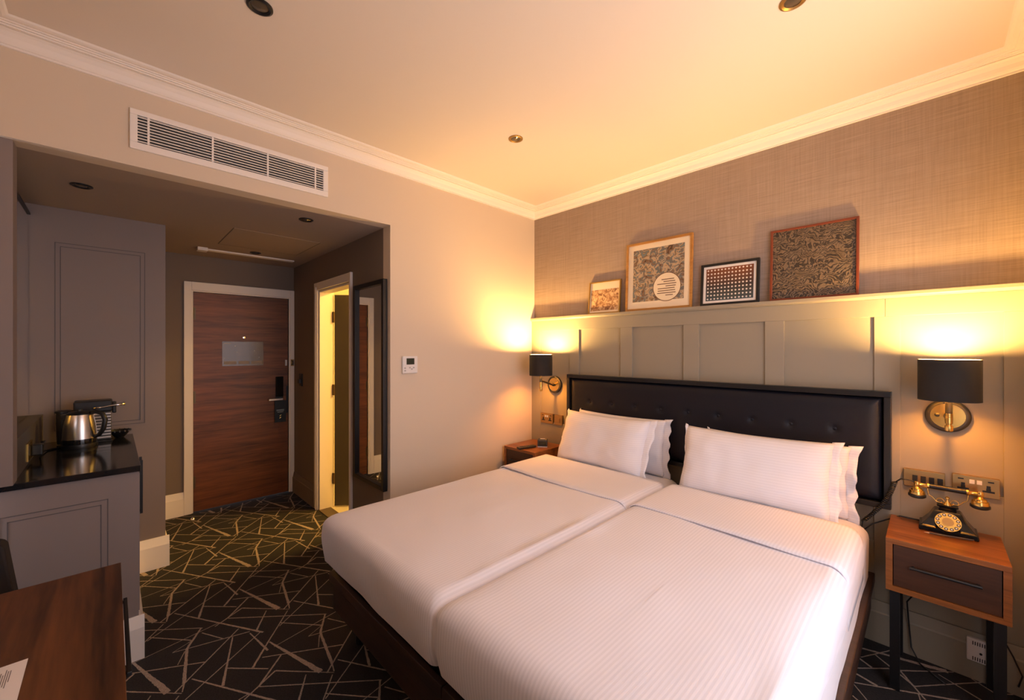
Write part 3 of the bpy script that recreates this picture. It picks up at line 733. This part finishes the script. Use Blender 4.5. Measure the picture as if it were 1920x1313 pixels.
hs = MB().cyl((-.058, .02, .186), (.058, .02, .186), .011, 20).build('handset_grip', M['black'], tp, smooth=True, local=True)
for sx in (-1, 1):
    MB().lathe([(.012, 0), (.0125, sx*.006), (.009, sx*.009), (.0075, sx*.012), (.0075, sx*.034), (.009, sx*.036)], (sx*.058, .02, .186), 'x', 18).build('handset_collar', M['brass'], hs, smooth=True, local=True)
    MB().lathe([(.008, .012), (.011, .006), (.011, -.004), (.008, -.010), (.012, -.016), (.020, -.020), (.0215, -.028), (.026, -.030), (.028, -.040), (.028, -.044)], (sx*.098, .02, .186), 'z', 24).build('handset_cup', M['brass'], hs, smooth=True, local=True)
    MB().lathe([(.028, -.044), (.031, -.047), (.031, -.056), (.024, -.062)], (sx*.098, .02, .186), 'z', 24).build('cup_rim', M['black'], hs, smooth=True, local=True)
crd = []
for k in range(140):
    f_ = k/139; a = k*1.25
    p = Vector((-.118-.115*f_+.02*math.sin(f_*3), 2.715-.025*f_, .835-.215*f_))
    crd.append(p+Vector((math.cos(a)*.009, math.sin(a)*.009, 0)))
MB().tube(crd, .0035, 6).build('coiled_cord', M['black'], tp, smooth='all')
MB().tube([(-.233, 2.69, .620), (-.24, 2.70, .56), (-.20, 2.74, .60), (-.10, 2.755, .664), (-.02, 2.745, .666)], .003, 8).build('line_cord', M['black'], tp, smooth='all')
MB().tube([(-.04, 2.712, .845), (-.06, 2.712, .857), (-.095, 2.712, .857), (-.112, 2.714, .838)], .003, 8).build('cord_lead', M['black'], tp, smooth='all')
pn = thing('pencil', 'dark hotel pencil lying in front of the telephone', 'pencil', (.06, 2.60, .663), R(14))
MB().tube([(-.062, 0, .0036), (.075, 0, .0036)], .0036, 6).build('barrel', M['grey'], pn, local=True)
MB().tube([(-.078, 0, .0036), (-.062, 0, .0036)], [.0006, .0036], 6).build('tip', mat('pencil wood', (.6, .42, .25), .6), pn, local=True)

# wall plates by the right nightstand
def plate(name, label, x0, x1, z0, z1, grp):
    t = thing(name, label, 'socket' if 'socket' in name else 'switch', ((x0+x1)/2, YP, z0), 0, grp)
    box('plate', M['abrass'], t, x0, x1, YP-.006, YP+.014, z0, z1, .0015); return t
t = plate('light_switch', 'brass plate with four rocker switches behind the telephone', -.088, .052, .815, .897, 'wall plates')
for k in range(4): box('rocker', M['black'], t, -.048+k*.028-.009, -.048+k*.028+.009, YP-.011, YP-.006, .840, .872, .001)
def socket_face(t, xc, zc):
    MB().box(xc-.006, xc+.006, YP-.0075, YP-.006, zc+.004, zc+.018).box(xc-.018, xc-.007, YP-.0075, YP-.006, zc-.012, zc-.004).box(xc+.007, xc+.018, YP-.0075, YP-.006, zc-.012, zc-.004).box(xc-.007, xc+.007, YP-.0072, YP-.006, zc-.012, zc+.006).build('socket_face', M['black'], t)
def dsocket(label, x0, x1):
    t = plate('double_socket', label, x0, x1, .820, .906, 'wall plates')
    xm = (x0+x1)/2
    for s in (-1, 1):
        socket_face(t, xm+s*.038, .855); box('rocker', M['plastic'], t, xm+s*.011-.008, xm+s*.011+.008, YP-.010, YP-.006, .873, .891, .001)
        box('usb_port', M['black'], t, xm+s*.045-.009, xm+s*.045+.009, YP-.0075, YP-.006, .887, .893)
    return t
dsocket('brass double socket with USB ports behind the telephone handset', .075, .217)
dsocket('brass double socket below the wall lamp by the cream wall', -2.462, -2.318)
t = plate('light_switch', 'brass switch plate half hidden behind the pillow by the cream wall', -2.30, -2.215, .820, .906, 'wall plates')
box('rocker', M['abrass'], t, -2.275, -2.24, YP-.010, YP-.006, .845, .88, .001)
vb = thing('wall_vent_box', 'small white slotted sensor box low on the panelling behind the nightstand', 'sensor', (.16, YP, .09))
box('housing', M['plastic'], vb, .118, .205, YP-.030, YP-.018, .085, .186, .004); box('back_plate', M['plastic'], vb, .12, .203, YP-.018, YP+.002, .087, .184)
for k in range(8):
    for z in (.160, .092): box('slot', M['black'], vb, .135+k*.007, .138+k*.007, YP-.0306, YP-.029, z, z+.016)
MB().lathe([(.005, 0), (.004, -.003)], (.16, YP-.030, .128), 'y', 14).build('button', M['black'], vb)
tag(MB().tube([(-.0, 2.73, .436), (-.02, 2.735, .37), (-.055, 2.74, .30), (-.075, 2.745, .26), (-.07, 2.745, .18), (-.06, 2.74, .05), (-.03, 2.70, .008), (.05, 2.62, .006)], .003, 8).build('lamp_cable', M['black'], None, smooth='all'), 'thin black cable hanging below the telephone nightstand to the carpet', 'cable')
tag(MB().tube([(.09, 2.73, .436), (.14, 2.74, .36), (.20, 2.745, .28), (.25, 2.745, .17), (.275, 2.74, .10), (.262, 2.72, .06)], .003, 8).build('vent_cable', M['black'], None, smooth='all'), 'thin black cable running from the telephone nightstand towards the window', 'cable')
# left nightstand items
ck = thing('alarm_clock', 'small black cube alarm clock on the nightstand by the cream wall', 'clock', (-2.285, 2.60, .659), R(38))
MB().box(-.042, .042, -.035, .035, .004, .062).build('case', M['grey'], ck, .008, local=True); MB().box(-.040, .040, -.033, .033, 0, .006).build('foot', M['plastic'], ck, local=True)
MB().box(-.032, .032, -.0365, -.034, .016, .050).build('display', M['lcd'], ck, local=True); MB().box(-.02, .02, -.008, .008, .062, .066).build('snooze_bar', M['plastic'], ck, .002, local=True)
rc = thing('remote_control', 'black television remote lying on the nightstand by the cream wall', 'remote', (-2.335, 2.455, .659), R(75))
MB().box(-.085, .085, -.022, .022, .001, .018).build('case', M['black'], rc, .006, local=True)
for i in range(6):
    for j in range(3): MB().box(-.06+i*.02, -.05+i*.02, -.014+j*.011, -.008+j*.011, .018, .0195).build('key', M['grey'], rc, local=True)

# ================================================================== WALL LAMPS
def sconce(x, label):
    zp = 1.17; ys = 2.60
    t = thing('wall_lamp', label, 'wall lamp', (x, YP, zp), 0, 'wall lamps beside the headboard')
    pz = YP+.014
    bp = MB().lathe([(.075, 0), (.075, -.018), (.070, -.022), (.058, -.022), (.056, -.020)], (x, pz, zp), 'y', 40).build('backplate_ring', M['black'], t, smooth=True)
    MB().lathe([(.057, -.0), (.057, -.021), (.001, -.022)], (x, pz, zp), 'y', 40).build('backplate', M['brass'], t, smooth=True)
    MB().lathe([(.009, 0), (.009, -.004), (.006, -.006)], (x-.034, pz-.021, zp+.002), 'y', 16).build('switch', M['black'], t, smooth=True)
    MB().tube([(x, pz-.02, zp), (x, pz-.04, zp), (x, ys, zp+.045)], .009, 16).lathe([(.014, -.02), (.014, -.034)], (x, pz, zp), 'y', 16).build('arm', M['black'], t, smooth=True)
    st_ = MB().cyl((x, ys, zp+.02), (x, ys, 1.28), .0115, 18).build('stem', M['black'], t, smooth=True)
    MB().lathe([(.012, .0), (.013, -.006), (.0115, -.008), (.013, -.014), (.0115, -.016), (.013, -.020), (.012, -.044), (.009, -.046), (.009, -.052), (.0135, -.054), (.0135, -.074), (.011, -.077)], (x, ys, zp+.031), 'z', 20).build('knurled_switch', M['brass'], t, smooth=True)
    r = .0975; z0, z1 = 1.257, 1.435
    sh = MB()
    sh.lathe([(r, z0), (r, z1), (r-.002, z1+.0005)], (x, ys, 0), 'z', 64, False).build('shade', M['shade'], t, smooth=True)
    li = MB().lathe([(r-.0022, z0), (r-.0022, z1)], (x, ys, 0), 'z', 64, False).build('shade_lining', M['shadein'], t, smooth=True)
    sp = MB()
    for k in range(3):
        a = R(30+120*k); sp.cyl((x, ys, 1.282), (x+(r-.002)*math.cos(a), ys+(r-.002)*math.sin(a), 1.282), .002, 6)
    sp.build('shade_spider', M['brass'], t)
    if 'diffuser' not in MATS:
        tm, tn, tl, tb = nt('added downlight diffuser'); MATS['diffuser'] = tm
        t1 = tn.new('ShaderNodeBsdfTranslucent'); t1.inputs[0].default_value = (1, .8, .45, 1)
        t2 = tn.new('ShaderNodeBsdfTransparent'); t2.inputs[0].default_value = (.62, .40, .14, 1)
        mxd = tn.new('ShaderNodeMixShader'); mxd.inputs[0].default_value = .5
        tl.new(t1.outputs[0], mxd.inputs[1]); tl.new(t2.outputs[0], mxd.inputs[2]); tl.new(mxd.outputs[0], tn['Material Output'].inputs[0])
    tm = MATS['diffuser']
    MB().lathe([(r-.0025, 1.262), (.013, 1.262)], (x, ys, 0), 'z', 48, False).build('diffuser', tm, t)  # unseen disc added to dim and warm the light below the shade
    MB().lathe([(.012, 1.27), (.014, 1.29), (.013, 1.306)], (x, ys, 0), 'z', 16).build('lamp_holder', M['brass'], t, smooth=True)
    MB().lathe([(.010, 1.305), (.017, 1.320), (.020, 1.36), (.020, 1.405), (.014, 1.424), (.002, 1.430)], (x, ys, 0), 'z', 20).build('bulb', emis('warm bulb', SCONCE_COL, SCONCE_W/(math.pi*.0150)), t, smooth=True)
    return t
sconce(.060, 'black drum wall lamp lit on the right above the telephone nightstand')
sconce(-2.305, 'black drum wall lamp lit beside the cream wall corner')

# ================================================================== PICTURES ON THE LEDGE
ZL = 1.763
def picture(name, label, x0, x1, h, fw, fm, mount, mw, art, yb=YP-.004, dep=.018):
    w = x1-x0; yt = YB-.003
    lean = math.asin(min(.5, (yt-dep-yb)/h)) if h > .05 else 0
    t = thing(name, label, 'picture', ((x0+x1)/2, yb, ZL)); t.rotation_euler = (-lean, 0, 0)
    for nme, b in (('frame_side', (-w/2, -w/2+fw, 0, h)), ('frame_side', (w/2-fw, w/2, 0, h)), ('frame_top', (-w/2+fw, w/2-fw, h-fw, h)), ('frame_bottom', (-w/2+fw, w/2-fw, 0, fw))):
        MB().box(b[0], b[1], 0, dep, b[2], b[3]).build(nme, fm, t, .0015, local=True)
    MB().box(-w/2+fw, w/2-fw, dep*.5, dep, fw, h-fw).build('mount', mount, t, local=True)
    art(t, -w/2+fw+mw, w/2-fw-mw, fw+mw, h-fw-mw, dep*.5)
    return t
def art1(t, x0, x1, z0, z1, y):
    MB().box(x0-.012, x1+.012, y-.0006, y, z0-.006, z1-.035).build('print', blotch_print('sepia print', [(.10, .035, .015), (.36, .17, .07), (.62, .40, .20), (.72, .52, .30)], 34), t, local=True)
def art2(t, x0, x1, z0, z1, y):
    MB().box(x0, x1, y-.0006, y, z0+.01, z1).build('print', blotch_print('blue and sepia print', [(.03, .018, .012), (.22, .12, .06), (.10, .13, .14), (.50, .36, .22), (.16, .10, .05), (.14, .19, .21)], 22), t, local=True)
    w = x1-x0; c = (x0+w*.68, y-.0006, z0+w*.27)
    MB().lathe([(w*.27, 0), (w*.27, -.0004)], c, 'y', 40).build('roundel_edge', mat('brown ink', (.16, .09, .05), .8), t, local=True)
    MB().lathe([(w*.255, -.0004), (w*.255, -.0008)], c, 'y', 40).build('roundel', M['mount'], t, local=True)
    for k, (a, b) in enumerate(((-.10, .14), (-.06, .16), (-.18, .18), (-.02, .17), (-.17, .15), (-.17, .16), (-.18, .17), (-.02, .12))):
        MB().box(c[0]+a*w, c[0]+b*w, y-.0018, y-.0014, c[2]+w*(.13-.042*k), c[2]+w*(.145-.042*k)).build('written_line', MATS['brown ink'], t, local=True)
def art3(t, x0, x1, z0, z1, y):
    m, n, l, b = nt('rust to teal print')
    tc = n.new('ShaderNodeTexCoord'); sp = n.new('ShaderNodeSeparateXYZ'); l.new(tc.outputs['Object'], sp.inputs[0])
    mr = n.new('ShaderNodeMapRange'); mr.inputs[1].default_value = z0; mr.inputs[2].default_value = z1; l.new(sp.outputs[2], mr.inputs[0])
    r = n.new('ShaderNodeValToRGB'); e = r.color_ramp.elements
    e[0].color = (.055, .075, .075, 1); e[1].color = (.20, .055, .015, 1); q = e.new(.45); q.color = (.045, .03, .025, 1)
    l.new(mr.outputs[0], r.inputs[0]); l.new(r.outputs[0], b.inputs['Base Color']); b.inputs['Roughness'].default_value = .5
    pr = MB().box(x0, x1, y-.0006, y, z0, z1).build('print', m, t, local=True)
    proto = None
    for i in range(13):
        for j in range(9):
            xx = x0+(i+.6)*(x1-x0)/13.4; zz = z0+(j+.5)*(z1-z0)/9; s = .0062
            if proto is None:
                mb = MB(); mb.v = [(-s, 0, 0), (0, 0, -s), (s, 0, 0), (0, 0, s), (-s, -.0004, 0), (0, -.0004, -s), (s, -.0004, 0), (0, -.0004, s)]
                mb.f = [(0, 1, 2, 3), (7, 6, 5, 4), (0, 4, 5, 1), (1, 5, 6, 2), (2, 6, 7, 3), (3, 7, 4, 0)]
                o = mb.build('diamond', M['mountw'], pr, local=True); proto = o
            else:
                o = proto.copy(); C.objects.link(o)
            o.location = (xx, y-.0007, zz)
def art4(t, x0, x1, z0, z1, y):
    MB().box(x0, x1, y-.0006, y, z0, z1).build('print', foliage_print('bronze leaf print', (.028, .020, .014), (.15, .105, .065), 19), t, local=True)
picture('framed_picture', 'smallest picture in a thin gilt frame with a sepia print, leftmost on the ledge', -1.950, -1.660, .262, .010, mat('gilt frame', (.42, .26, .07), .35, .7), M['mount'], .022, art1)
picture('framed_picture', 'large oak framed picture with a cream mount and a round text panel', -1.610, -1.115, .508, .016, wood('honey oak frame', (.30, .13, .025), (.50, .25, .06), 'x', .45), M['mount'], .040, art2)
picture('framed_picture', 'small black framed print of pale diamonds on rust and teal', -1.060, -.717, .275, .016, M['blackframe'], M['mountw'], .016, art3)
picture('framed_picture', 'large red brown framed picture of dark bronze foliage, rightmost on the ledge', -.660, -.256, .418, .012, mat('mahogany frame', (.16, .035, .012), .3), M['black'], .0, art4)

# ================================================================== DESK CORNER
dk = thing('desk', 'walnut desk with a black drawer pull in the near left corner', 'desk', (-.9, -.2, 0))
box('top', M['walnutdesk'], dk, -1.937, XC-.02, YD+.005, .022, .722, .75, .0015)
dr = box('drawer', M['walnutdesk'], dk, -1.90, -1.20, -.36, .008, .60, .722)
MB().box(-1.83, -1.40, .026, .036, .66, .672).box(-1.82, -1.81, .008, .026, .661, .671).box(-1.42, -1.41, .008, .026, .661, .671).build('bar_pull', M['black'], dr, .002)
for x in (-1.90, .27):
    for y in (-.39, -.03): box('leg', M['black'], dk, x, x+.035, y, y+.035, 0, .722 if x > 0 else .60)
cd = thing('information_card', 'white printed card lying on the walnut desk', 'card', (-1.38, -.23, .75))
box('card', M['paper'], cd, -1.486, -1.27, -.32, -.141, .7505, .7513)
for k, (y, a, b) in enumerate(((-.163, .03, .075), (-.1665, .03, .095), (-.170, .022, .088), (-.1735, .04, .085), (-.177, .03, .1), (-.1805, .045, .09), (-.187, .03, .105))):
    box('text_line', M['ink'] if k < 6 else mat('rust ink', (.45, .25, .18), .8), cd, -1.486+a, -1.486+b, y-.0008, y+.0006, .7513, .7516)
box('heading', M['ink'], cd, -1.486+.05, -1.486+.09, -.215, -.208, .7513, .7516)
box('signature', M['ink'], cd, -1.486+.15, -1.486+.17, -.165, -.155, .7513, .7516)
ch = thing('desk_chair', 'black padded chair mostly cut off beside the walnut desk', 'chair', (-2.25, -.30, 0))
MB().prism([(-.41, .42), (-.213, .42), (-.261, .80), (-.267, .812), (-.28, .818), (-.41, .818)], 'x', -2.28, -2.20).build('back_pad', M['shade'], ch, .008)
MB().prism([(-.41, .80), (-.287, .80), (-.31, .98), (-.32, .99), (-.41, .99)], 'x', -2.285, -2.25).build('back_upper', M['shade'], ch, .004)
box('seat', M['shade'], ch, -2.62, -2.20, -.41, -.22, .40, .46, .01)
for x in (-2.60, -2.24):
    for y in (-.40, -.26): box('leg', M['black'], ch, x, x+.03, y, y+.03, 0, .40)
